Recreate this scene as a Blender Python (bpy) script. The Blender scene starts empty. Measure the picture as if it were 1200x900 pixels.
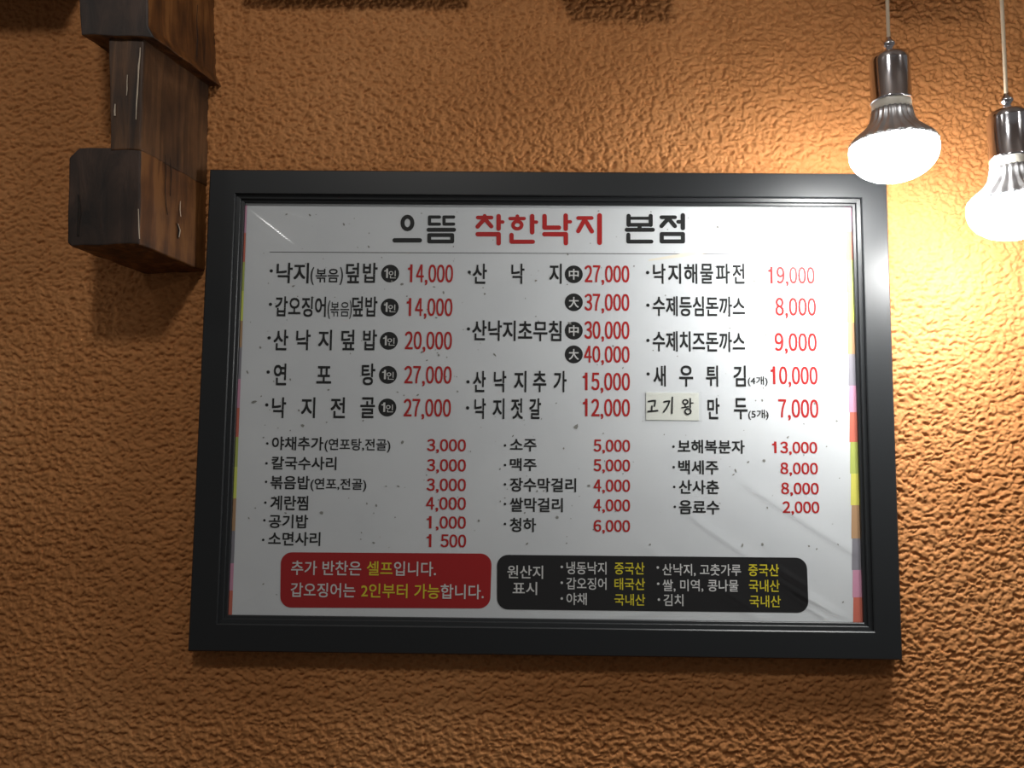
import bpy, bmesh, math, random
import numpy as np
from mathutils import Vector, Matrix, Euler

SC = bpy.context.scene
COL = SC.collection
random.seed(7)

# ------------------------------------------------------------------ camera
F = 1038.0                                    # focal length in pixels of the 1200 x 900 frame
cam_d = bpy.data.cameras.new('camera'); cam = bpy.data.objects.new('camera', cam_d)
COL.objects.link(cam); SC.camera = cam
cam_d.sensor_width = 36; cam_d.lens = 36 * F / 1200; cam_d.clip_start = .01
cam.location = (-0.0310828, -1.1948387, -0.08753739)
cam.rotation_euler = (1.67108666, -0.01027853, 0.01028558)
CR = cam.rotation_euler.to_matrix(); CP = Vector(cam.location)

def U(px, py, Y=0.0):
    """the point of the vertical plane y = Y that is seen at a pixel of the photograph"""
    d = CR @ Vector(((px - 600) / F, -(py - 450) / F, -1.0))
    return CP + d * ((Y - CP.y) / d.y)

# ------------------------------------------------------------------ world, lights, exposure
w = bpy.data.worlds.new('world'); SC.world = w; w.use_nodes = True
bg = w.node_tree.nodes['Background']
bg.inputs[0].default_value = (1.0, .96, .92, 1); bg.inputs[1].default_value = .105

def area(name, loc, target, size, power, col):
    l = bpy.data.lights.new(name, 'AREA'); l.shape = 'DISK'; l.size = size; l.energy = power; l.color = col
    o = bpy.data.objects.new(name, l); COL.objects.link(o); o.location = loc
    o.rotation_euler = (Vector(target) - Vector(loc)).to_track_quat('-Z', 'Y').to_euler()
    return o
area('overhead_light', (-.34, -1.5, 1.39), (-.1, 0, -.1), .20, 8.6, (1, .98, .94))
area('overhead_light', (-1.7, -1.5, 1.5), (0, 0, 0), .25, 2.0, (1, .97, .92))
area('overhead_light', (1.5, -1.5, 1.25), (0, 0, 0), .15, 2.4, (1, .97, .92))  # added unseen lamp: glints on the film creases, brightens the bracket's right faces

BULB_POWER = 104.0
vs = SC.view_settings
vs.view_transform = 'Standard'; vs.look = 'None'; vs.gamma = 1; vs.use_curve_mapping = False
vs.exposure = 0.0
SC.cycles.use_denoising = True
SC.cycles.max_bounces = 8
SC.cycles.transparent_max_bounces = 12

# ------------------------------------------------------------------ helpers
def mat(name, col, rough=.5, metal=0.0, spec=.5, emis=None, estr=0.0):
    m = bpy.data.materials.new(name); m.use_nodes = True
    b = m.node_tree.nodes['Principled BSDF']
    b.inputs['Base Color'].default_value = (*col, 1); b.inputs['Roughness'].default_value = rough
    b.inputs['Metallic'].default_value = metal; b.inputs['Specular IOR Level'].default_value = spec
    if emis: b.inputs['Emission Color'].default_value = (*emis, 1); b.inputs['Emission Strength'].default_value = estr
    return m

def nd(m, t, **kw):
    n = m.node_tree.nodes.new(t)
    for k, v in kw.items():
        if k in n.inputs: n.inputs[k].default_value = v
        else: setattr(n, k, v)
    return n

def ramp(m, stops):
    r = nd(m, 'ShaderNodeValToRGB'); e = r.color_ramp.elements
    while len(e) < len(stops): e.new(.5)
    for i, (p, c) in enumerate(stops): e[i].position = p; e[i].color = (*c, 1)
    return r

def link_obj(name, me, m=None, parent=None):
    o = bpy.data.objects.new(name, me); COL.objects.link(o)
    if m is not None: me.materials.append(m)
    if parent is not None: o.parent = parent
    return o

def build(name, verts, faces, m=None, parent=None, smooth=False):
    me = bpy.data.meshes.new(name); me.from_pydata([tuple(v) for v in verts], [], faces); me.update()
    if smooth:
        for p in me.polygons: p.use_smooth = True
    return link_obj(name, me, m, parent)

def empty(name, loc, label, cat, group=None):
    o = bpy.data.objects.new(name, None); COL.objects.link(o); o.location = loc; o.empty_display_size = .05
    o['label'] = label; o['category'] = cat
    if group: o['group'] = group
    return o

def prism(poly, y0, y1, shift=(0, 0), bevel=.0, base=(0, 0, 0), jitter=0):
    """a polygon in X, Z at depth y0 carried along to depth y1, shifted sideways; edges bevelled"""
    bm = bmesh.new()
    a = [bm.verts.new((x - base[0], y0 - base[1], z - base[2])) for x, z in poly]
    b = [bm.verts.new((x + shift[0] - base[0], y1 - base[1], z + shift[1] - base[2])) for x, z in poly]
    bm.faces.new(a); bm.faces.new(b[::-1]); n = len(poly)
    for i in range(n): bm.faces.new((a[i], b[i], b[(i + 1) % n], a[(i + 1) % n]))
    bmesh.ops.recalc_face_normals(bm, faces=bm.faces)
    if bevel: bmesh.ops.bevel(bm, geom=list(bm.edges), offset=bevel, segments=2, profile=.6, affect='EDGES')
    return bm

def bm_obj(name, bm, m, parent=None, smooth=False):
    me = bpy.data.meshes.new(name); bm.to_mesh(me); bm.free()
    if smooth:
        for p in me.polygons: p.use_smooth = True
    return link_obj(name, me, m, parent)

def lathe(name, prof, m, parent=None, seg=48, rfun=None):
    """prof = (radius, z) from bottom to top, spun about the local z axis"""
    v, f = [], []
    for r, z in prof:
        for k in range(seg):
            t = 2 * math.pi * k / seg
            rr = r * (rfun(k, r, z) if rfun else 1)
            v.append((rr * math.cos(t), rr * math.sin(t), z))
    for i in range(len(prof) - 1):
        for k in range(seg):
            k2 = (k + 1) % seg
            f.append((i * seg + k, i * seg + k2, (i + 1) * seg + k2, (i + 1) * seg + k))
    f.append(tuple(range(seg))[::-1]); f.append(tuple((len(prof) - 1) * seg + k for k in range(seg)))
    o = build(name, v, f, m, parent, True)
    for p in o.data.polygons:
        if len(p.vertices) > 4: p.use_smooth = False
    return o

# ------------------------------------------------------------------ materials
M = {}
M['wall'] = m = mat('orange_stucco', (.50, .175, .05), .75, spec=.25)
b = m.node_tree.nodes['Principled BSDF']; L = m.node_tree.links
tc = nd(m, 'ShaderNodeTexCoord')
n1 = nd(m, 'ShaderNodeTexNoise', Scale=3.2, Detail=4.0); L.new(tc.outputs['Object'], n1.inputs['Vector'])
n2 = nd(m, 'ShaderNodeTexNoise', Scale=160.0, Detail=5.0, Roughness=.6); L.new(tc.outputs['Object'], n2.inputs['Vector'])
mx = nd(m, 'ShaderNodeMath', operation='MULTIPLY_ADD'); L.new(n2.outputs['Fac'], mx.inputs[0]); mx.inputs[1].default_value = .45; L.new(n1.outputs['Fac'], mx.inputs[2])
r = ramp(m, [(.45, (.365, .146, .045)), (.72, (.455, .190, .062)), (1.0, (.53, .240, .088))])
L.new(mx.outputs[0], r.inputs[0]); L.new(r.outputs[0], b.inputs['Base Color'])
n3 = nd(m, 'ShaderNodeTexNoise', Scale=420.0, Detail=3.0, Roughness=.6); L.new(tc.outputs['Object'], n3.inputs['Vector'])
bp = nd(m, 'ShaderNodeBump', Strength=.5, Distance=.0012); L.new(n3.outputs['Fac'], bp.inputs['Height']); L.new(bp.outputs[0], b.inputs['Normal'])

def wood(name, dark, mid, light, gx=60, gz=5, rough=.5):
    m = mat(name, mid, rough, spec=.35)
    b = m.node_tree.nodes['Principled BSDF']; L = m.node_tree.links
    tc = nd(m, 'ShaderNodeTexCoord'); mp = nd(m, 'ShaderNodeMapping'); mp.inputs['Scale'].default_value = (gx, gx, gz)
    L.new(tc.outputs['Object'], mp.inputs[0])
    n = nd(m, 'ShaderNodeTexNoise', Scale=1.0, Detail=8.0, Roughness=.62, Distortion=.6); L.new(mp.outputs[0], n.inputs['Vector'])
    nl = nd(m, 'ShaderNodeTexNoise', Scale=14.0, Detail=3.0); L.new(tc.outputs['Object'], nl.inputs['Vector'])
    ad = nd(m, 'ShaderNodeMath', operation='MULTIPLY_ADD'); L.new(nl.outputs['Fac'], ad.inputs[0]); ad.inputs[1].default_value = .7; L.new(n.outputs['Fac'], ad.inputs[2])
    r = ramp(m, [(.62, dark), (.86, mid), (1.08, light)]); L.new(ad.outputs[0], r.inputs[0]); L.new(r.outputs[0], b.inputs['Base Color'])
    bp = nd(m, 'ShaderNodeBump', Strength=.6, Distance=.0015); L.new(n.outputs['Fac'], bp.inputs['Height']); L.new(bp.outputs[0], b.inputs['Normal'])
    return m
M['wood'] = wood('weathered_brown_timber', (.030, .012, .005), (.115, .042, .011), (.20, .080, .022))
M['postwood'] = wood('shade_toned_timber', (.022, .011, .006), (.075, .034, .014), (.13, .060, .024))  # post wood darker and greyer: shade on its side put into the colour
M['endwood'] = wood('dark_stained_timber_face', (.013, .008, .006), (.034, .019, .013), (.060, .033, .022), 40, 12)
M['chip'] = mat('bare_chipped_wood', (.55, .45, .34), .8)
M['crack'] = mat('crack_shadow_brown', (.012, .007, .004), .9)

M['frame'] = m = mat('satin_black_frame', (.014, .0155, .017), .40, spec=.42)
b = m.node_tree.nodes['Principled BSDF']; L = m.node_tree.links
tc = nd(m, 'ShaderNodeTexCoord'); n = nd(m, 'ShaderNodeTexNoise', Scale=600.0, Detail=2.0); L.new(tc.outputs['Object'], n.inputs['Vector'])
bp = nd(m, 'ShaderNodeBump', Strength=.12, Distance=.0004); L.new(n.outputs['Fac'], bp.inputs['Height']); L.new(bp.outputs[0], b.inputs['Normal'])

M['paper'] = m = mat('speckled_white_menu_paper', (.74, .76, .77), .7, spec=.2)
b = m.node_tree.nodes['Principled BSDF']; L = m.node_tree.links
tc = nd(m, 'ShaderNodeTexCoord'); n = nd(m, 'ShaderNodeTexNoise', Scale=9.0, Detail=6.0); L.new(tc.outputs['Object'], n.inputs['Vector'])
r = ramp(m, [(.3, (.615, .64, .66)), (.7, (.665, .69, .705))]); L.new(n.outputs['Fac'], r.inputs[0]); L.new(r.outputs[0], b.inputs['Base Color'])
M['black'] = mat('black_print', (.012, .013, .013), .6, spec=.2)
M['red'] = mat('red_print', (.42, .014, .014), .6, spec=.2)
M['redpanel'] = mat('red_panel_print', (.36, .008, .009), .6, spec=.2)
M['blackpanel'] = mat('black_panel_print', (.010, .010, .011), .6, spec=.2)
M['white'] = mat('white_print', (.62, .62, .61), .6, spec=.2)
M['yellow'] = mat('yellow_print', (.66, .56, .03), .6, spec=.2)
M['line'] = mat('grey_rule_print', (.10, .10, .10), .6)
M['fleck'] = mat('grey_fleck', (.25, .25, .23), .8)
M['stain'] = mat('pale_tan_stain', (.70, .66, .56), .8)
M['label'] = mat('cream_label_paper', (.80, .82, .75), .45, spec=.4)
STR = dict(pink=(.62, .30, .42), red=(.60, .16, .11), green=(.44, .50, .12), lime=(.66, .72, .14), yellow=(.70, .66, .13), brown=(.46, .28, .15), grey=(.25, .24, .27))
for k, c in STR.items(): M[k + '_stripe'] = mat(k + '_stripe_print', c, .7, spec=.2)

# clear film: a thin glossy sheet that lets the paper through
M['film'] = m = bpy.data.materials.new('clear_plastic_film'); m.use_nodes = True
nt = m.node_tree; nt.nodes.clear(); L = nt.links
out = nd(m, 'ShaderNodeOutputMaterial'); tr = nd(m, 'ShaderNodeBsdfTransparent'); tr.inputs[0].default_value = (.99, .99, .99, 1)
gl = nd(m, 'ShaderNodeBsdfGlossy'); gl.inputs['Roughness'].default_value = .17
fw = nd(m, 'ShaderNodeLayerWeight'); fw.inputs['Blend'].default_value = .5
pw = nd(m, 'ShaderNodeMath', operation='POWER'); pw.inputs[1].default_value = 5.0; L.new(fw.outputs['Facing'], pw.inputs[0])
fr = nd(m, 'ShaderNodeMath', operation='MULTIPLY_ADD'); fr.inputs[1].default_value = .95; fr.inputs[2].default_value = .06; L.new(pw.outputs[0], fr.inputs[0])
ms = nd(m, 'ShaderNodeMixShader'); L.new(fr.outputs[0], ms.inputs[0]); L.new(tr.outputs[0], ms.inputs[1]); L.new(gl.outputs[0], ms.inputs[2]); L.new(ms.outputs[0], out.inputs[0])
tc = nd(m, 'ShaderNodeTexCoord'); n = nd(m, 'ShaderNodeTexNoise', Scale=22.0, Detail=3.0); L.new(tc.outputs['Object'], n.inputs['Vector'])
bp = nd(m, 'ShaderNodeBump', Strength=.35, Distance=.002); L.new(n.outputs['Fac'], bp.inputs['Height']); L.new(bp.outputs[0], gl.inputs['Normal'])

M['chrome'] = mat('polished_chrome', (.80, .78, .82), .12, metal=1.0)
M['fins'] = mat('cast_aluminium_fins', (.82, .83, .86), .38, metal=1.0)
M['collar'] = mat('off_white_plastic_collar', (.75, .70, .60), .4)
M['cord'] = mat('beige_cord', (.62, .50, .36), .6)
M['glow'] = mat('glowing_white_diffuser', (.9, .9, .9), .4, emis=(.98, .98, .96), estr=BULB_POWER)
M['ceil'] = mat('dim_ceiling_paint', (.50, .46, .42), .9)
M['floor'] = mat('brown_floor', (.10, .06, .04), .5)

# ------------------------------------------------------------------ the wall: real rough-cast relief
def perm(seed):
    p = np.random.RandomState(seed).permutation(4096); return np.concatenate([p, p])
def perlin(x, y, seed):
    P = perm(seed); xi = np.floor(x).astype(np.int64); yi = np.floor(y).astype(np.int64)
    xf = x - xi; yf = y - yi
    u = xf * xf * xf * (xf * (xf * 6 - 15) + 10); v = yf * yf * yf * (yf * (yf * 6 - 15) + 10)
    def g(ix, iy, fx, fy):
        a = P[(P[ix & 4095] + iy) & 4095] * (2 * math.pi / 4096)
        return np.cos(a) * fx + np.sin(a) * fy
    n00 = g(xi, yi, xf, yf); n10 = g(xi + 1, yi, xf - 1, yf)
    n01 = g(xi, yi + 1, xf, yf - 1); n11 = g(xi + 1, yi + 1, xf - 1, yf - 1)
    return (n00 * (1 - u) + n10 * u) * (1 - v) + (n01 * (1 - u) + n11 * u) * v

WALL_H = .0052
def relief(X, Z):
    wx = X + .0022 * perlin(X * 140, Z * 140, 1) + .005 * perlin(X * 34, Z * 34, 11)
    wz = Z + .0022 * perlin(X * 140, Z * 140, 2) + .005 * perlin(X * 34, Z * 34, 12)
    n = perlin(wx * 104, wz * 146, 3) + .80 * perlin(wx * 190, wz * 235, 4) + .45 * perlin(wx * 320, wz * 360, 5)
    pit = 1 - np.clip((n + .52) / .55, 0, 1); pit = pit * pit * (3 - 2 * pit)      # ragged hollows
    lump = np.sqrt(np.abs(perlin(wx * 140, wz * 175, 8)) + .004)                     # crumbs parted by creases
    fine = perlin(wx * 300, wz * 330, 6); slow = perlin(X * 9, Z * 9, 7)
    h = .55 + .42 * np.tanh(1.1 * n) - .34 * pit + .30 * lump + .16 * fine + .10 * slow
    return np.clip(h, -.3, 1.25) * WALL_H * .86 - 0.0012

def axis(lo, hi, dlo, dhi, step, coarse):
    return np.concatenate([np.arange(lo, dlo, coarse), np.arange(dlo, dhi, step), np.arange(dhi, hi + coarse, coarse)])
CEIL, FLOOR = 1.60, -1.70
xs = axis(-2.2, 2.2, -.83, .74, .00140, .009)
zs = axis(FLOOR, CEIL, -.51, .62, .00140, .009)
X, Z = np.meshgrid(xs, zs)
H = relief(X, Z)
co = np.stack([X, -H, Z], -1).reshape(-1, 3).astype(np.float32)
nx, nz = len(xs), len(zs)
idx = np.arange(nx * nz).reshape(nz, nx)
q = np.stack([idx[:-1, :-1], idx[:-1, 1:], idx[1:, 1:], idx[1:, :-1]], -1).reshape(-1, 4).astype(np.int32)
me = bpy.data.meshes.new('wall_back')
me.vertices.add(len(co)); me.vertices.foreach_set('co', co.ravel())
me.loops.add(q.size); me.loops.foreach_set('vertex_index', q.ravel())
me.polygons.add(len(q)); me.polygons.foreach_set('loop_start', np.arange(0, q.size, 4, dtype=np.int32))
me.polygons.foreach_set('loop_total', np.full(len(q), 4, np.int32))
me.polygons.foreach_set('use_smooth', np.ones(len(q), bool))
me.update(calc_edges=True)
wall = link_obj('wall_back', me, M['wall']); wall['kind'] = 'structure'

for nm, z0, z1, yy, mm in (('floor', FLOOR - .05, FLOOR, -3.6, M['floor']), ('ceiling', CEIL, CEIL + .05, -2.2, M['ceil'])):
    o = bm_obj(nm, prism([(-2.2, z0), (2.2, z0), (2.2, z1), (-2.2, z1)], yy, 0), mm); o['kind'] = 'structure'

# unseen rafter ends added above the picture to cast the shadows along its top
for i, (x0, x1, z0, p) in enumerate([(-.95, -.655, .60, .13), (-.43, -.12, .595, .06), (.008, .145, .60, .10), (.44, .555, .60, .10)]):
    o = bm_obj('shadow_rafter_%d' % (i + 1), prism([(x0, z0), (x1, z0), (x1, z0 + .12), (x0, z0 + .12)], -p, -.001, bevel=.004), M['wood']); o['kind'] = 'structure'

# ------------------------------------------------------------------ timber bracket, upper left
DX, DZ = .3387, -.0583                       # it runs into the wall at a slant
BASE = (-.53, 0, .19)
br = empty('timber_bracket', BASE, 'weathered brown timber bracket of stepped blocks at the upper left of the frame', 'bracket')
def P2(px, py, d): v = U(px, py, -d); return (v.x, v.z)
def block(name, pts, d, bevel):
    poly = [P2(x, y, d) for x, y in pts][::-1]
    bm = prism(poly, -d, -.0005, (DX * d, DZ * d), 0, BASE)
    bmesh.ops.bevel(bm, geom=list(bm.edges), offset=bevel, segments=3, profile=.55, affect='EDGES')
    # worn, slightly uneven timber
    bmesh.ops.subdivide_edges(bm, edges=[e for e in bm.edges if e.calc_length() > .03], cuts=5, use_grid_fill=True)
    for v in bm.verts:
        n = math.sin(v.co.x * 95 + v.co.z * 41 + d * 500) * math.cos(v.co.y * 77 - v.co.z * 63)
        v.co.x += .0007 * n; v.co.z += .0006 * math.sin(v.co.x * 130 + v.co.y * 90)
    bmesh.ops.recalc_face_normals(bm, faces=bm.faces)
    o = bm_obj(name, bm, M['wood'], br)
    o.data.materials.append(M['endwood'])
    for p in o.data.polygons:
        if p.normal.y < -.75: p.material_index = 1
    return o
u = block('upper_block', [(86, -110), (171, -110), (174, 30), (181, 44), (95, 41)], .128, .002)
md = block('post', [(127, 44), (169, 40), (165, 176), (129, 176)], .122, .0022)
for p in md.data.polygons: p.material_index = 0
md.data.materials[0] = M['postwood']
lo = block('lower_block', [(81, 184), (92, 173), (165, 171), (163, 286), (83, 289), (78, 284)], .121, .0024)
# chips of bare wood, cracks and a notch along the right arris and side
def sliver(pts, y, wdt, m, parent, name):
    v, f = [], []
    for i, (a, c) in enumerate(pts):
        ww = wdt * (.35 + .65 * math.sin(math.pi * (i + .5) / len(pts))) * random.uniform(.6, 1.2)
        for s in (-1, 1): v.append((a[0] + s * ww, a[1], a[2]))
        for s in (-1, 1): v.append((a[0] + s * ww * .6 , a[1] - .0009, a[2]))
    for i in range(len(pts) - 1):
        k = i * 4
        f += [(k, k + 2, k + 6, k + 4), (k + 2, k + 3, k + 7, k + 6), (k + 3, k + 1, k + 5, k + 7)]
    return build(name, v, f, m, parent)
def arris(pxs, d, off=(0, 0, 0)):
    out = []
    for x, y in pxs:
        p = U(x, y, -d); out.append(((p.x - BASE[0] + off[0], p.y - BASE[1] + off[1], p.z - BASE[2] + off[2]), 0))
    return out
sliver(arris([(164.5, 56), (164, 66), (162.5, 78), (162, 92), (161, 108), (160, 122), (159.5, 140)], .1225), 0, .0011, M['chip'], br, 'chipped_edge')
sliver(arris([(149.5, 88), (149, 96), (149, 104), (148.5, 112)], .1228), 0, .0007, M['chip'], br, 'chipped_edge')
sliver(arris([(135, 122), (134.5, 130), (134.5, 136)], .1228), 0, .0011, M['chip'], br, 'chipped_edge')
sliver(arris([(162.3, 245), (162.6, 256), (162.8, 268), (163.6, 280)], .1215), 0, .0007, M['chip'], br, 'chipped_edge')
sliver(arris([(91.5, 228), (93, 240), (92.5, 252), (91.5, 264), (91, 276)], .1217), 0, .0019, M['crack'], br, 'knot_crack')
# marks on the right-hand faces: points of that slanting face seen at a pixel
def side_pt(px, py, fx, d):
    f = Vector(U(fx, py, -d)); n = Vector((1, -DX, 0)).normalized()
    c = Vector(U(px, py, 0)) - CP; t = (f - CP).dot(n) / c.dot(n); p = CP + c * t + n * .0008
    return ((p.x - BASE[0], p.y - BASE[1], p.z - BASE[2]), 0)
for nm, mm, wd, pts in (('wood_crack', 'crack', .0007, [(193, 182), (194, 200), (193, 220), (194, 240), (196, 252)]),
                        ('wood_crack', 'crack', .0006, [(199, 184), (200, 205), (199, 230)]),
                        ('wood_crack', 'crack', .0012, [(207, 262), (209, 270), (208, 280)]),
                        ('chipped_edge', 'chip', .0011, [(208, 262), (210.5, 270), (209, 278)]),
                        ('chipped_edge', 'chip', .0006, [(211, 236), (210.5, 246), (211.5, 254)])):
    o = sliver([side_pt(x, y, 164, .121) for x, y in pts], 0, wd, M[mm], br, nm)
sliver([side_pt(x, y, 176, .128) for x, y in [(231, 6), (230, 24), (231, 44), (230, 66)]], 0, .0006, M['crack'], br, 'wood_crack')

# ------------------------------------------------------------------ the framed menu
FW, FH = .92, .64204
FR = empty('framed_menu_board', (0, 0, -FH / 2), 'large black framed menu board on the orange stucco wall with red prices', 'menu board')
OZ = FH / 2
PROF = [(.0, -.0035), (.0, -.0235), (.0015, -.0250), (.0345, -.0250), (.0358, -.0238), (.0358, -.0205), (.0408, -.0199),
        (.0416, -.0190), (.0418, -.0166), (.0448, -.0161), (.0455, -.0154), (.0455, -.0080), (.0455, -.0035)]
def rail(i):
    # one mitred rail: 0 top, 1 right, 2 bottom, 3 left
    v = []
    for s, y in PROF:
        x0, x1, z0, z1 = -FW / 2 + s * 1.02, FW / 2 - s * .98, -FH / 2 + s * .985, FH / 2 - s * .95
        a, c = [((x0, z1), (x1, z1)), ((x1, z1), (x1, z0)), ((x1, z0), (x0, z0)), ((x0, z0), (x0, z1))][i]
        v += [(a[0], y, a[1] + OZ), (c[0], y, c[1] + OZ)]
    n = len(PROF); f = []
    for k in range(n):
        k2 = (k + 1) % n; f.append((2 * k, 2 * k + 1, 2 * k2 + 1, 2 * k2))
    f.append(tuple(2 * k for k in range(n))[::-1]); f.append(tuple(2 * k + 1 for k in range(n)))
    bm = bmesh.new(); vv = [bm.verts.new(p) for p in v]
    for q in f: bm.faces.new([vv[j] for j in q])
    bmesh.ops.recalc_face_normals(bm, faces=bm.faces)
    return bm_obj('frame_rail', bm, M['frame'], FR)
for i in range(4): rail(i)
build('backing_board', [(x, y, z + OZ) for y in (-.0036, -.0085) for x, z in ((-.43, -.29), (.43, -.29), (.43, .29), (-.43, .29))],
      [(3, 2, 1, 0), (4, 5, 6, 7), (0, 1, 5, 4), (1, 2, 6, 5), (2, 3, 7, 6), (3, 0, 4, 7)], M['collar'], FR)

PY = -.0110                                    # face of the paper
pv = [(x, y, z + OZ) for y in (-.0086, PY) for x, z in ((-.418, -.279), (.418, -.279), (.418, .279), (-.418, .279))]
sheet = build('menu_sheet', pv, [(3, 2, 1, 0), (4, 5, 6, 7), (0, 1, 5, 4), (1, 2, 6, 5), (2, 3, 7, 6), (3, 0, 4, 7)], M['paper'], FR)
sheet['label'] = 'white flecked paper printed with the menu'

def pp(px, py, lift=.0002):                    # a pixel of the sheet -> its place on the sheet
    v = U(px, py, PY); return (v.x, PY - lift, v.z + OZ)

# ---- writing: built-in font, laid out in measured boxes
JOBS = []
def text(s, x0, x1, y0, y1, m='black', name='lettering', bold=.020, parent=None, lift=.00035):
    JOBS.append((s, x0, x1, y0, y1, m, name, bold, parent or sheet, lift))
PRICES = []
def price(s, x0, x1, y0, y1): PRICES.append((s, x0, x1, y0, y1, 'red', 'price', .42, .0003))
def disc(px, py, rx, m, name, lift=.0002, seg=28, dot=False):
    c = U(px, py, PY); e = U(px + rx, py, PY).x - c.x
    v = [(c.x + e * math.cos(2 * math.pi * k / seg), PY - lift, c.z + OZ + e * math.sin(2 * math.pi * k / seg)) for k in range(seg)]
    return build(name, v, [tuple(range(seg))], m, sheet)
def bullets(pts, r):
    v, f = [], []
    for px, py in pts:
        c = U(px, py, PY); e = r * .00113; k0 = len(v)
        v += [(c.x + e * math.cos(k * .5236), PY - .0003, c.z + OZ + e * math.sin(k * .5236)) for k in range(12)]
        f.append(tuple(range(k0, k0 + 12)))
    return v, f
def spaced(chars, y0, y1):                     # characters set wide apart: (character, x0, x1)
    for c, a, b_ in chars: text(c, a, b_, y0, y1)
def badge(px, py, kind):
    disc(px, py, 10.6, M['black'], 'round_badge')
    if kind == '1':
        PRICES.append(('1', px - 6.8, px - 2.4, py - 5.8, py + 5.2, 'white', 'badge_lettering', .25, .0005))
        text('인', px - 1.6, px + 6.8, py - 3.4, py + 5.6, 'white', 'badge_lettering', .01, lift=.0004)
    else: text(kind, px - 5.8, px + 5.8, py - 6.3, py + 6.3, 'white', 'badge_lettering', .02, lift=.0004)
def bullet(px, py, r=2.0): disc(px, py, r, M['black'], 'bullet_point', .0003, 12)

# left column of dishes
bullet(318, 317.5); text('낙지', 324, 362, 308, 332); text('(', 364, 368, 313, 334, bold=.014); text('볶음', 370, 397, 315, 331, bold=.016); text(')', 398.3, 402, 313, 334, bold=.014)
text('덮', 405.5, 421, 308, 332); text('밥', 425.3, 442.5, 308, 331.5)
bullet(317, 356.6); text('갑오징어', 322.6, 382, 347.5, 371.3); text('(', 384, 387, 352, 374, bold=.014); text('볶음', 387.2, 409.3, 354, 371, bold=.006); text(')', 409.6, 412.2, 352, 374, bold=.014)
text('덮밥', 412.7, 442.3, 347.5, 371)
bullet(315.5, 396); spaced([('산', 320.6, 337.8), ('낙', 347, 364), ('지', 373, 389), ('덮', 400, 415.5), ('밥', 425.5, 441.8)], 386.4, 410.5)
bullet(314.3, 436); spaced([('연', 320.8, 335.8), ('탕', 423.8, 439.7)], 426, 451.5); text('포', 371, 388.3, 429, 449.5)
bullet(312.7, 474.5); spaced([('낙', 318.8, 335.3), ('지', 353, 369.4), ('전', 387.5, 404.5), ('골', 422.3, 439.5)], 465.5, 490)
for y, x in ((320.6, 457.2), (360.3, 456.7), (399.4, 455.7), (439.3, 454.7), (477.5, 453.9)): badge(x, y, '1')
price('14,000', 478, 531, 310, 331); price('14,000', 476.5, 530.3, 349.5, 370.5); price('20,000', 474.5, 529.7, 388.5, 409.6)
price('27,000', 473.8, 529.3, 429, 449.5); price('27,000', 473, 528.5, 467.5, 488.3)
# middle column of dishes
bullet(550, 319); spaced([('산', 554, 570.6), ('낙', 599.3, 614.6), ('지', 643.8, 658.3)], 309, 332.6)
bullet(549, 385.5); text('산낙지초무침', 553.4, 658, 375.6, 399.7)
bullet(548.4, 447.5); spaced([('산', 554.5, 569.3), ('낙', 578.8, 593.4), ('지', 602.5, 616.9), ('추', 624.8, 640.3), ('가', 648.8, 664)], 434.6, 459.6)
bullet(548, 478); spaced([('낙', 556, 569.4), ('지', 577.5, 591.2), ('젓', 599, 612.7), ('갈', 620.3, 634)], 466.8, 491)
for y, k in ((321.5, '中'), (354.3, '大'), (387.5, '中'), (415.3, '大')): badge(672.4, y, k)
price('27,000', 685.2, 737.5, 311, 331); price('37,000', 685, 737.5, 344.4, 364.3); price('30,000', 684.8, 737.6, 376.5, 397.3); price('40,000', 684.4, 737.8, 405.5, 425)
price('15,000', 683, 738.2, 436.8, 457.5); price('12,000', 683, 738.2, 467.5, 488)
# right column of dishes
bullet(759, 319.5); spaced([('낙', 765.4, 779.9), ('지', 783, 798.2), ('해', 801.8, 817.2), ('물', 820.6, 835.7), ('파', 839, 855.5), ('전', 858.4, 872.5)], 309, 332.6)
bullet(759.3, 357.7); text('수제등심돈까스', 765, 873, 347.3, 370.8)
bullet(759.3, 399); text('수제치즈돈까스', 765, 873, 388.4, 412.3)
bullet(759.5, 438.3); spaced([('새', 765.8, 780.2), ('우', 796, 812.3), ('튀', 827.3, 841.5), ('김', 859.5, 874)], 428.3, 453)
text('(4개)', 876.3, 899.5, 441, 451, bold=.012)
spaced([('만', 829.2, 843.2), ('두', 860, 876)], 466.4, 491.2); text('(5개)', 876.8, 900.6, 480, 490.3, bold=.012)
price('19,000', 900, 954.7, 312.7, 332.5); price('8,000', 908.6, 956.2, 349, 370); price('9,000', 907.8, 957, 390.3, 411.5); price('10,000', 903, 958, 429.5, 450.5); price('7,000', 912, 959, 468, 489.5)
# lower left
SB = .021
for (s, x0, x1, y0, y1, bx, by, pr, p0, p1, q0, q1) in (
        ('야채추가', 318.8, 379, 511.8, 527.6, 313.3, 519.7, '3,000', 500.5, 546, 514.6, 528.8),
        ('칼국수사리', 318.3, 394.4, 535, 550.6, 312.4, 543, '3,000', 500.4, 546, 538, 552.4),
        ('볶음밥', 317, 363, 557.5, 573.4, 311.9, 564.6, '3,000', 500, 546, 560.8, 575.4),
        ('계란찜', 317, 361.2, 580.8, 598, 311, 589, '4,000', 499.3, 546, 582.6, 597.4),
        ('공기밥', 315, 361.2, 603, 618.9, 309.9, 609.7, '1,000', 500, 546, 605, 619.4),
        ('소면사리', 314.5, 375.5, 623.3, 639.5, 308.5, 632.6, '1 500', 500, 546.3, 626.2, 641.3)):
    text(s, x0, x1, y0, y1, bold=SB); bullet(bx, by, 1.5); price(pr, p0, p1, q0, q1)
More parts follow.
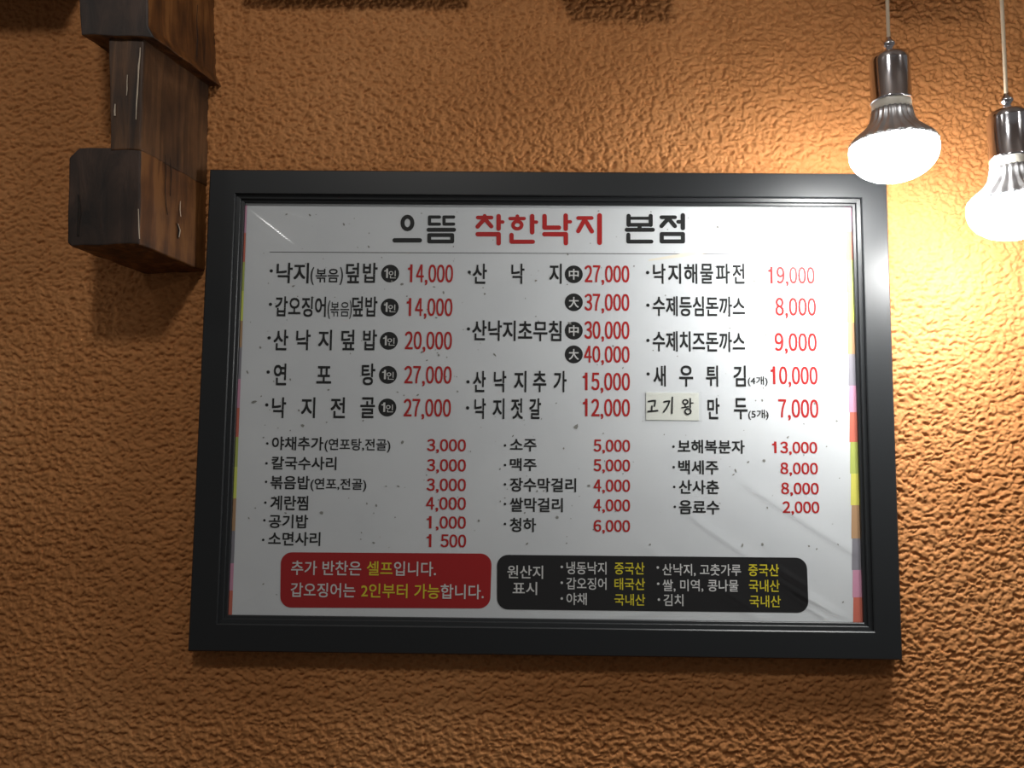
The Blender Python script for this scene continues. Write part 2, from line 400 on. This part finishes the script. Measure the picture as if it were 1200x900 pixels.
text('(연포탕,전골)', 380.5, 457.6, 514, 527.8, bold=.016); text('(연포,전골)', 363.9, 429.4, 560.4, 573.6, bold=.016)
# lower middle
for (s, x1, y0, y1, by, pr, q0, q1) in (('소주', 628.8, 514.4, 528.9, 522, '5,000', 515.2, 529.4), ('맥주', 628.8, 537, 551.9, 545, '5,000', 538.3, 552.4),
        ('장수막걸리', 675.2, 560, 576.4, 567.6, '4,000', 561.9, 576.2), ('쌀막걸리', 659.6, 583.3, 600, 590.6, '4,000', 585.1, 599.2), ('청하', 628.2, 606.8, 623.4, 614, '6,000', 609.3, 623.2)):
    text(s, 597.6, x1, y0, y1, bold=SB); bullet(591.8, by, 1.5); price(pr, 695.6, 738.4, q0, q1)
# lower right
for (s, x0, x1, y0, y1, bx, by, pr, p0, p1, q0, q1) in (
        ('보해복분자', 794.3, 872.7, 515.5, 531.4, 789.3, 523.4, '13,000', 904.6, 957.6, 517.6, 531.2),
        ('백세주', 795, 841.9, 539.3, 555.9, 789.5, 547.4, '8,000', 914.5, 958.4, 542.1, 555.7),
        ('산사춘', 795.4, 842.6, 562.5, 578.9, 790.1, 570.6, '8,000', 915.4, 959.4, 565.6, 579.2),
        ('음료수', 795.6, 843.1, 586.3, 602.6, 790.8, 593.9, '2,000', 917, 960.1, 587.6, 601.2)):
    text(s, x0, x1, y0, y1, bold=SB); bullet(bx, by, 1.5); price(pr, p0, p1, q0, q1)

# rounded notice panels
def panel(tl, tr, br_, bl, rad, m, name):
    cs = [pp(*p, lift=.0003) for p in (tl, tr, br_, bl)]; v = []
    rr = rad * .00113
    for (c, sx, sz, a0) in ((cs[1], -1, -1, 0), (cs[0], 1, -1, 90), (cs[3], 1, 1, 180), (cs[2], -1, 1, 270)):
        for k in range(9):
            t = math.radians(a0 + k * 11.25); v.append((c[0] + sx * rr + rr * math.cos(t), c[1], c[2] + sz * rr + rr * math.sin(t)))
    o = build(name, v, [tuple(range(len(v)))], m, sheet); return o
panel((329.5, 647), (576.2, 648.8), (574.6, 713), (328, 711.8), 13, M['redpanel'], 'notice_panel')['label'] = 'red rounded notice panel'
panel((582.5, 650), (945.5, 653.6), (947.5, 718), (582.2, 714), 13, M['blackpanel'], 'notice_panel')['label'] = 'black rounded origin panel'
K = dict(bold=.012, lift=.0006)
for s, x0, x1, y0, y1, c in (('추가', 341.3, 371.5, 657, 673.8, 'white'), ('반찬은', 378, 423.4, 657.2, 674, 'white'), ('셀프', 430, 460.2, 657.6, 674.3, 'yellow'), ('입니다.', 461.8, 511, 658, 675, 'white'),
        ('갑오징어는', 340.8, 416.4, 683, 700, 'white'), ('2인부터', 423.3, 477.6, 683.8, 700.6, 'yellow'), ('가능', 485.5, 515.2, 684.3, 701.5, 'yellow'), ('합니다.', 516.4, 566.9, 684.6, 702, 'white'),
        ('원산지', 594.5, 636.4, 662.6, 678, 'white'), ('표시', 600.8, 629.4, 681.8, 697, 'white'),
        ('냉동낙지', 663.8, 710.7, 658.3, 673, 'white'), ('갑오징어', 663.8, 710.7, 676.8, 691, 'white'), ('야채', 663.8, 687.6, 694.8, 708.9, 'white'),
        ('중국산', 720, 755.2, 658.8, 673.2, 'yellow'), ('태국산', 720, 755.8, 677.4, 691.4, 'yellow'), ('국내산', 720, 756, 696, 709.7, 'yellow'),
        ('산낙지,', 776.2, 815, 660.6, 674.4, 'white'), ('고춧가루', 820, 868.2, 661, 674.6, 'white'), ('쌀,', 776.4, 791.5, 679, 692.6, 'white'), ('미역,', 797, 824, 679, 692.8, 'white'), ('콩나물', 829.3, 865.2, 679.2, 693.2, 'white'),
        ('김치', 777.5, 800.7, 696.2, 710.2, 'white'), ('중국산', 876.8, 912.7, 660.8, 675.2, 'yellow'), ('국내산', 877.5, 913.5, 679.4, 693.6, 'yellow'), ('국내산', 878.3, 914.7, 697.6, 711.6, 'yellow')):
    text(s, x0, x1, y0, y1, c, 'notice_lettering', **K)
for x, y in ((658.3, 664.3), (658.3, 682.8), (658.3, 701.3), (770.8, 665), (771.3, 684), (772, 702.6)):
    disc(x, y, 1.5, M['white'], 'bullet_point', .0006, 12)

# printed rule under the title
a, c = pp(316, 295.4), pp(952, 298.4)
build('printed_rule', [(a[0], a[1], a[2] - .0005), (c[0], c[1], c[2] - .0005), (c[0], c[1], c[2] + .0005), (a[0], a[1], a[2] + .0005)], [(0, 1, 2, 3)], M['line'], sheet)

# title and handwriting drawn with a round brush
def brush(strokes, org, sc, m, name, parent, lift, wd=None):
    v, f = [], []; n = 0
    for st in strokes:
        wpx, pts = st
        P = [pp(org[0] + x / sc, org[1] + y / sc, 0) for x, y in pts]; r = wpx * 1.14 / sc * .00117 / 2
        for (a, c) in zip(P[:-1], P[1:]):
            ang = math.atan2(c[2] - a[2], c[0] - a[0]); k0 = len(v); n += 1
            for k in range(9): t = ang + math.pi / 2 + math.pi * k / 8; v.append((a[0] + r * math.cos(t), PY - lift - n * 2e-6, a[2] + r * math.sin(t)))
            for k in range(9): t = ang - math.pi / 2 + math.pi * k / 8; v.append((c[0] + r * math.cos(t), PY - lift - n * 2e-6, c[2] + r * math.sin(t)))
            f.append(tuple(range(k0, k0 + 18)))
    return build(name, v, f, m, parent)
def ring(cx, cy, rx, ry, n=16): return [(cx + rx * math.cos(2 * math.pi * k / n), cy + ry * math.sin(2 * math.pi * k / n)) for k in range(n + 1)]
T3, T4 = (440, 230), (640, 230)
brush([(25, ring(225, 188, 35, 44)), (28, [(135, 310), (312, 310)])], T3, 6, M['black'], 'title_lettering', sheet, .0003)
brush([(20, [(450, 146), (380, 146), (380, 196), (450, 196)]), (20, [(550, 146), (482, 146), (482, 196), (550, 196)]), (26, [(374, 236), (552, 236)]), (24, [(378, 273), (378, 318), (540, 318), (540, 273), (378, 273)])], T3, 6, M['black'], 'title_lettering', sheet, .0003)
brush([(24, [(768, 138), (768, 150)]), (24, [(720, 150), (816, 150)]), (26, [(768, 158), (718, 214)]), (26, [(768, 158), (815, 212)]), (28, [(866, 140), (866, 228)]), (22, [(866, 181), (895, 181)]), (28, [(719, 267), (866, 267), (866, 331)])], T3, 6, M['red'], 'title_lettering', sheet, .0003)
brush([(22, [(998, 140), (998, 157)]), (22, [(947, 157), (1045, 157)]), (22, ring(998, 203, 31, 26)), (28, [(1102, 140), (1102, 254)]), (22, [(1102, 182), (1132, 182)]), (26, [(957, 272), (957, 320), (1107, 320)])], T3, 6, M['red'], 'title_lettering', sheet, .0003)
brush([(28, [(-11, 140), (-11, 221), (90, 221)]), (28, [(138, 136), (138, 230)]), (22, [(138, 180), (170, 180)]), (28, [(-12, 267), (139, 267), (139, 330)])], T4, 6, M['red'], 'title_lettering', sheet, .0003)
brush([(24, [(226, 153), (320, 153)]), (26, [(272, 162), (226, 246)]), (26, [(272, 162), (322, 248)]), (30, [(376, 136), (376, 326)])], T4, 6, M['red'], 'title_lettering', sheet, .0003)
brush([(26, [(580, 138), (580, 202)]), (26, [(735, 138), (735, 202)]), (20, [(580, 155), (735, 155)]), (24, [(580, 201), (735, 201)]), (26, [(657, 205), (657, 236)]), (26, [(567, 236), (750, 236)]), (25, [(578, 270), (578, 319), (740, 319)])], T4, 6, M['black'], 'title_lettering', sheet, .0003)
brush([(24, [(811, 148), (906, 148)]), (26, [(860, 156), (811, 210)]), (26, [(860, 156), (905, 210)]), (24, [(928, 180), (960, 180)]), (28, [(961, 134), (961, 224)]), (26, [(813, 266), (813, 318), (962, 318), (962, 266), (813, 266)])], T4, 6, M['black'], 'title_lettering', sheet, .0003)

# the small pasted label over one dish name, under its clear tape
a = pp(757, 460, .0006); c = pp(819, 492.8, .0006)
lab = build('pasted_label', [(a[0], a[1], c[2]), (c[0], a[1], c[2]), (c[0], a[1] - .0003, a[2]), (a[0], a[1] - .0002, a[2])] + [(a[0], PY, c[2]), (c[0], PY, c[2]), (c[0], PY, a[2]), (a[0], PY, a[2])],
            [(0, 1, 2, 3), (0, 4, 5, 1), (1, 5, 6, 2), (2, 6, 7, 3), (3, 7, 4, 0)], M['label'], FR)
lab['label'] = 'cream handwritten label taped over a dish name'
ta, tb = pp(755.5, 458.5, .0018), pp(822.5, 495, .0018)
build('clear_tape', [(ta[0], ta[1], tb[2]), (tb[0], ta[1] + .0004, tb[2]), (tb[0], ta[1] + .0002, ta[2]), (ta[0], ta[1], ta[2])], [(0, 1, 2, 3)], M['film'], FR)
Z6 = (740, 410)
brush([(6.5, [(79, 242), (96, 239), (111, 238), (110, 250), (107, 264)]), (6, [(95, 264), (95, 286)]), (6.5, [(77, 289), (100, 287), (122, 285)])], Z6, 4, M['black'], 'handwritten_syllable', lab, .0012)
brush([(6.5, [(152, 244), (166, 241), (178, 240), (172, 258), (162, 276), (151, 291)]), (6.5, [(191, 223), (190, 260), (189, 297)])], Z6, 4, M['black'], 'handwritten_syllable', lab, .0012)
brush([(6, ring(252, 244, 12, 10, 10)), (5, [(251, 256), (251, 268)]), (5.5, [(236, 271), (265, 267)]), (6, [(275, 229), (275, 272)]), (5, [(275, 250), (287, 249)]), (6, ring(264, 289, 14, 13, 10))], Z6, 4, M['black'], 'handwritten_syllable', lab, .0012)

# striped border, left and right
def stripes(rows):
    for k, (yt, yb, xt, xb, side, wt, wb) in rows:
        if side < 0: q = [(xb - 6, yb), (xb + wb, yb), (xt + wt, yt), (xt - 6, yt)]
        else: q = [(xb - wb, yb), (xb + 6, yb), (xt + 6, yt), (xt - wt, yt)]
        v = [pp(*p, lift=.00025) for p in q]
        v = [(max(-.4178, min(.4178, x)), y, z) for x, y, z in v]
        build('border_stripe', v, [(0, 1, 2, 3)], M[k + '_stripe'], sheet)
def xl(y): return 286 + (265 - 286) * (y - 240) / 479
def xr(y): return 1000.5 + 9.5 * (y - 238) / 491
ly = [240, 273, 307, 341, 376, 407, 444, 478, 512, 547, 584, 622, 660, 692, 721]
lk = ['pink', 'red', 'green', 'lime', 'brown', 'grey', 'pink', 'red', 'green', 'lime', 'brown', 'grey', 'pink', 'red']
stripes([(k, (a, b_, xl(a), xl(b_), -1, 3.6 + 3.4 * (a - 240) / 479, 3.6 + 3.4 * (b_ - 240) / 479)) for k, a, b_ in zip(lk, ly[:-1], ly[1:])])
ry = [236, 271, 305, 343, 378, 415, 452, 483, 518, 555, 592, 631, 668, 700, 731]
rk = ['pink', 'red', 'green', 'lime', 'brown', 'grey', 'pink', 'red', 'green', 'yellow', 'brown', 'grey', 'pink', 'red']
stripes([(k, (a, b_, xr(a), xr(b_), 1, 9.5, 10.5)) for k, a, b_ in zip(rk, ry[:-1], ry[1:])])

# flecks in the paper: far too many and small to count
v, f = [], []
rnd = random.Random(3)
big = [(472, 518, 4, 3), (377, 601, 4, 3), (441, 592, 3, 2.5), (298, 471, 5, 3), (290, 436, 5, 2), (675, 500, 5, 4), (561, 610, 2.6, 2.6), (653, 606, 3.5, 3.5), (690, 569, 4, 2.5), (841, 266, 3, 2.5),
       (363, 252, 3, 1.8), (941, 383, 3, 2.5), (520, 343, 4, 2), (580, 416, 4, 1.6), (730, 431, 3, 1.4), (895, 540, 3.5, 3), (862, 551, 4, 2), (403, 263, 3, 2), (430, 590, 3, 1.5), (467, 570, 1.5, 3), (385, 457, 3, 2), (948, 640, 2, 2)]
for k in range(330):
    s = abs(rnd.gauss(0, .8)) + .5
    big.append((rnd.uniform(290, 990), rnd.uniform(245, 715), s * rnd.uniform(.8, 2.0), s))
for px, py, a, c in big:
    if 480 < px < 560 and py > 644 or py > 645 and px < 950 and px > 325: continue
    o = pp(px, py, .00028); t0 = rnd.uniform(0, 3.1); k0 = len(v)
    for k in range(6):
        t = k * math.pi / 3; q = rnd.uniform(.55, 1.1); x = a * .72 * q * math.cos(t) * .00113; z = c * .72 * q * math.sin(t) * .00113
        v.append((o[0] + x * math.cos(t0) - z * math.sin(t0), o[1], o[2] + x * math.sin(t0) + z * math.cos(t0)))
    f.append(tuple(range(k0, k0 + 6)))
fl = build('paper_flecks', v, f, M['fleck'], sheet); fl['kind'] = 'stuff'
# tan stain streak upper right
sp = [(760, 305, 1), (800, 299, 2.2), (835, 294, 2), (858, 288, 1.6), (876, 279, .6)]
v = []
for x, y, h in sp: v += [pp(x, y - h, .00022), pp(x, y + h, .00022)]
build('stain', v, [(2 * i + 1, 2 * i + 3, 2 * i + 2, 2 * i) for i in range(len(sp) - 1)], M['stain'], sheet)

# turn all the writing into meshes in one pass
fonts = []
cache = {}
WIDE = {c: chr(0xFF10 + int(c)) for c in '023456789'}
for j in JOBS + [(c, 0, 0, 0, 0, 0, 0, .0) for c in WIDE.values()] + [(',', 0, 0, 0, 0, 0, 0, .0)]:
    for s in (j[0], ''.join(ch for ch in j[0] if ch not in ',.()') or j[0]):
        key = s
        if key in cache: continue
        cu = bpy.data.curves.new('writing', 'FONT'); cu.body = s; cu.resolution_u = 4; cu.size = 1
        cu.dimensions = '2D'; cu.fill_mode = 'BOTH'
        o = bpy.data.objects.new('writing', cu); COL.objects.link(o); cache[key] = o; fonts.append(o)
wall.hide_viewport = True
dg = bpy.context.evaluated_depsgraph_get(); dg.update()
got = {}
for key, o in cache.items():
    mm_ = bpy.data.meshes.new_from_object(o.evaluated_get(dg))
    a = np.empty(len(mm_.vertices) * 3, np.float32); mm_.vertices.foreach_get('co', a); got[key] = (mm_, a.reshape(-1, 3))
for o in fonts:
    cu = o.data; bpy.data.objects.remove(o); bpy.data.curves.remove(cu)
wall.hide_viewport = False
def heavier(s, bold):
    """the outline's faces with copies nudged aside: heavier strokes that never close up wrongly"""
    mesh, a = got[s]; b = bold * .85; fs = [tuple(p.vertices) for p in mesh.polygons]
    vs_, ff = [], []
    for k, (dx, dy) in enumerate(((-b, -b), (b, -b), (-b, b), (b, b)) if b > 0 else ((0, 0),)):
        c = a.copy(); c[:, 0] += dx; c[:, 1] += dy; c[:, 2] = k * 4e-6
        vs_.append(c); ff += [tuple(i + k * len(a) for i in f) for f in fs]
    return np.concatenate(vs_), ff
for (s, x0, x1, y0, y1, m, name, bold, parent, lift) in JOBS:
    a, ff = heavier(s, bold); ref = heavier(''.join(ch for ch in s if ch not in ',.()') or s, bold)[0]
    ux0, ux1 = a[:, 0].min(), a[:, 0].max(); vy0, vy1 = ref[:, 1].min(), ref[:, 1].max()
    xm, ym = (x0 + x1) / 2, (y0 + y1) / 2
    l = pp(x0, ym); r_ = pp(x1, ym); t = pp(xm, y0); bo = pp(xm, y1)
    n = np.empty_like(a)
    n[:, 0] = l[0] + (a[:, 0] - ux0) / (ux1 - ux0) * (r_[0] - l[0])
    n[:, 2] = bo[2] + (a[:, 1] - vy0) / (vy1 - vy0) * (t[2] - bo[2])
    n[:, 1] = PY - lift - a[:, 2]
    build(name, n.tolist(), ff, M[m], parent)

def numerals(s):
    """narrow grotesque figures: wide figures of the built-in font squeezed into equal cells, a plain flagged 1"""
    vs_, ff, x, n0 = [], [], 0.0, 0
    for ch in s:
        if ch == ' ': x += .62; continue
        if ch == '1':
            a = np.array([(.36, 0), (.56, 0), (.56, 1), (.36, 1), (.10, .70), (.36, .70), (.36, .82), (.10, .80), (.36, .8), (.45, 1.0), (.40, 1.0), (.34, .86), (.27, .81)], float)
            fs = [(0, 1, 2, 3), (4, 5, 6, 7), (7, 6, 3, 11, 12)]; w_ = 1.0
        else:
            me_, g = got[',' if ch == ',' else WIDE[ch]]; fs = [tuple(p.vertices) for p in me_.polygons]
            a = g[:, :2].astype(float); lo_, hi = a.min(0), a.max(0); a = (a - lo_) / (hi - lo_)
            if ch == ',': a = a * (.24, .30) + (.12, -.17); w_ = .46
            else: a = a * (.84 if ch != '7' else .80, 1.0) + (.08, 0); w_ = 1.0
        a = a + (x, 0); vs_.append(a); ff += [tuple(i + n0 for i in f) for f in fs]; n0 += len(a); x += w_
    return np.concatenate(vs_), ff
for (s, x0, x1, y0, y1, m, name, b, lift) in PRICES:
    a, ff = numerals(s); ux0, ux1 = a[:, 0].min(), a[:, 0].max(); xm, ym = (x0 + x1) / 2, (y0 + y1) / 2
    l = pp(x0 + b, ym); r_ = pp(x1 - b, ym); t = pp(xm, y0 + b * .6); bo = pp(xm, y1 - b * .6); V, Fc = [], []
    for k, (dx, dy) in enumerate(((-b, -b * .6), (b, -b * .6), (-b, b * .6), (b, b * .6))):
        X_ = l[0] + (a[:, 0] - ux0) / (ux1 - ux0) * (r_[0] - l[0]) + dx * .00117
        Z_ = bo[2] + a[:, 1] * (t[2] - bo[2]) + dy * .00117
        V.append(np.stack([X_, np.full_like(X_, PY - lift - k * 4e-6), Z_], 1)); Fc += [tuple(i + k * len(a) for i in f) for f in ff]
    build(name, np.concatenate(V).tolist(), Fc, M[m], sheet)

# clear film with its creases
FY = -.0130
creases = [  # x0,y0,x1,y1 in the picture, half width mm, height mm
    (815, 598, 950, 690, 5.0, 2.4), (905, 664, 985, 712, 3.2, 3.0), (930, 692, 978, 722, 2.4, 2.4), (880, 560, 1005, 640, 8, 2.0), (770, 640, 900, 722, 7, 1.4),
    (288, 245, 348, 292, 2.8, 1.5), (286, 262, 330, 300, 2.5, .9), (300, 240, 372, 262, 2.5, 1.0), (905, 430, 930, 330, 8, 1.6), (940, 400, 990, 480, 8, 1.4),
    (905, 440, 1000, 470, 5, 1.0), (266, 715, 330, 680, 3, 1.0), (290, 718, 335, 700, 2.5, .9), (640, 727, 770, 712, 3, .9), (622, 705, 650, 728, 1.2, 1.3)]
gx = np.linspace(-.4165, .4165, 330); gz = np.linspace(-.2765, .2765, 230)
GX, GZ = np.meshgrid(gx, gz); Hh = .0008 * perlin(GX * 9 + 50, GZ * 9 + 50, 21) + .00012 * perlin(GX * 40 + 50, GZ * 40 + 50, 22)
for x0, y0, x1, y1, hw, hh in creases:
    A, B = U(x0, y0, FY), U(x1, y1, FY); d = np.array([B.x - A.x, B.z - A.z]); ln = np.hypot(*d); d /= ln
    s = (GX - A.x) * d[0] + (GZ - A.z) * d[1]; t = -(GX - A.x) * d[1] + (GZ - A.z) * d[0]
    env = 1 / (1 + np.exp(-(s) / .008)) / (1 + np.exp(-(ln - s) / .008))
    Hh += hh * .001 * np.exp(-(t / (hw * .001)) ** 2) * env
top = np.clip((GZ - .266) / .0105, 0, 1)
Hh += .0009 * top ** 2 * (1 + .8 * perlin(GX * 70 + 9, GZ * 10 + 9, 23))
GYf = np.clip(FY - Hh, -.0190, -.0121)
v = np.stack([GX, GYf, GZ + OZ], -1).reshape(-1, 3)
idx = np.arange(v.shape[0]).reshape(GX.shape)
q = np.stack([idx[:-1, :-1], idx[:-1, 1:], idx[1:, 1:], idx[1:, :-1]], -1).reshape(-1, 4)
film = build('plastic_film', v.tolist(), q.tolist(), M['film'], FR, True)

# ------------------------------------------------------------------ hanging bulbs
def bulb(px, py, depth, tilt, label):
    top = U(px, py, -depth)                     # centre of the small ball under the cord
    L0 = .156                                   # height of that ball above the bottom of the lamp
    t = empty('pendant_bulb', (top.x, top.y, top.z - L0), label, 'lamp', 'bare bulbs hanging by the wall')
    rot = Matrix.Translation((0, 0, L0)) @ Euler((tilt[0], tilt[1], 0)).to_matrix().to_4x4() @ Matrix.Diagonal((1.05, 1.05, 1.04, 1)) @ Matrix.Translation((0, 0, -L0))
    def put(o): o.data.transform(rot); o.data.update(); return o
    cord = build('cord', *tube([(0, 0, L0 + .004), (0, 0, CEIL - (top.z - L0))], .0022), M['cord'], t)
    put(lathe('hanging_loop', [(.0034, .1485), (.0052, .1497), (.0034, .1515), (.0056, .1532), (.0072, .1555), (.0072, .1578), (.0056, .1602), (.0034, .1625), (.0027, .1650)], M['chrome'], t, 24))
    put(lathe('socket', [(.0212, .0880), (.0226, .0883), (.0226, .0902), (.0217, .0914), (.0216, .1345), (.0210, .1385), (.0192, .1420), (.0155, .1447), (.0100, .1470), (.0034, .1490)], M['chrome'], t))
    put(lathe('collar', [(.0212, .0780), (.0214, .0790), (.0212, .0875), (.0206, .0905)], M['collar'], t))
    def fin(k, r, z): return 1.0 + (.035 if k % 4 < 2 else -.035)
    body = put(lathe('heat_sink', [(.0430, .0375), (.0465, .0400), (.0450, .0425), (.0408, .0475), (.0345, .0530), (.0280, .0590), (.0238, .0660), (.0220, .0730), (.0214, .0788)], M['fins'], t, 96, fin))
    dome = [(.0005, -.0035)]
    for k in range(1, 13):
        a_ = math.pi / 2 * k / 12; dome.append((0.0474 * math.sin(a_), .0335 * (1 - math.cos(a_)) - .0035))
    dome += [(.0475, .0335), (.0466, .0385), (.0430, .0400)]
    put(lathe('diffuser', dome, M['glow'], t, 40))
    return t
def tube(pts, r, seg=10):
    v, f = [], []
    for p in pts:
        for k in range(seg): v.append((p[0] + r * math.cos(2 * math.pi * k / seg), p[1] + r * math.sin(2 * math.pi * k / seg), p[2]))
    for i in range(len(pts) - 1):
        for k in range(seg): f.append((i * seg + k, i * seg + (k + 1) % seg, (i + 1) * seg + (k + 1) % seg, (i + 1) * seg + k))
    f.append(tuple(range(seg))[::-1]); f.append(tuple(len(v) - seg + k for k in range(seg)))
    return v, f
bulb(1041.5, 53, .178, (.02, -.02), 'lit bulb in a chrome socket above the top right corner of the frame')
bulb(1179.5, 119, .178, (.02, -.03), 'lit bulb in a chrome socket cut by the right edge, hanging lower')
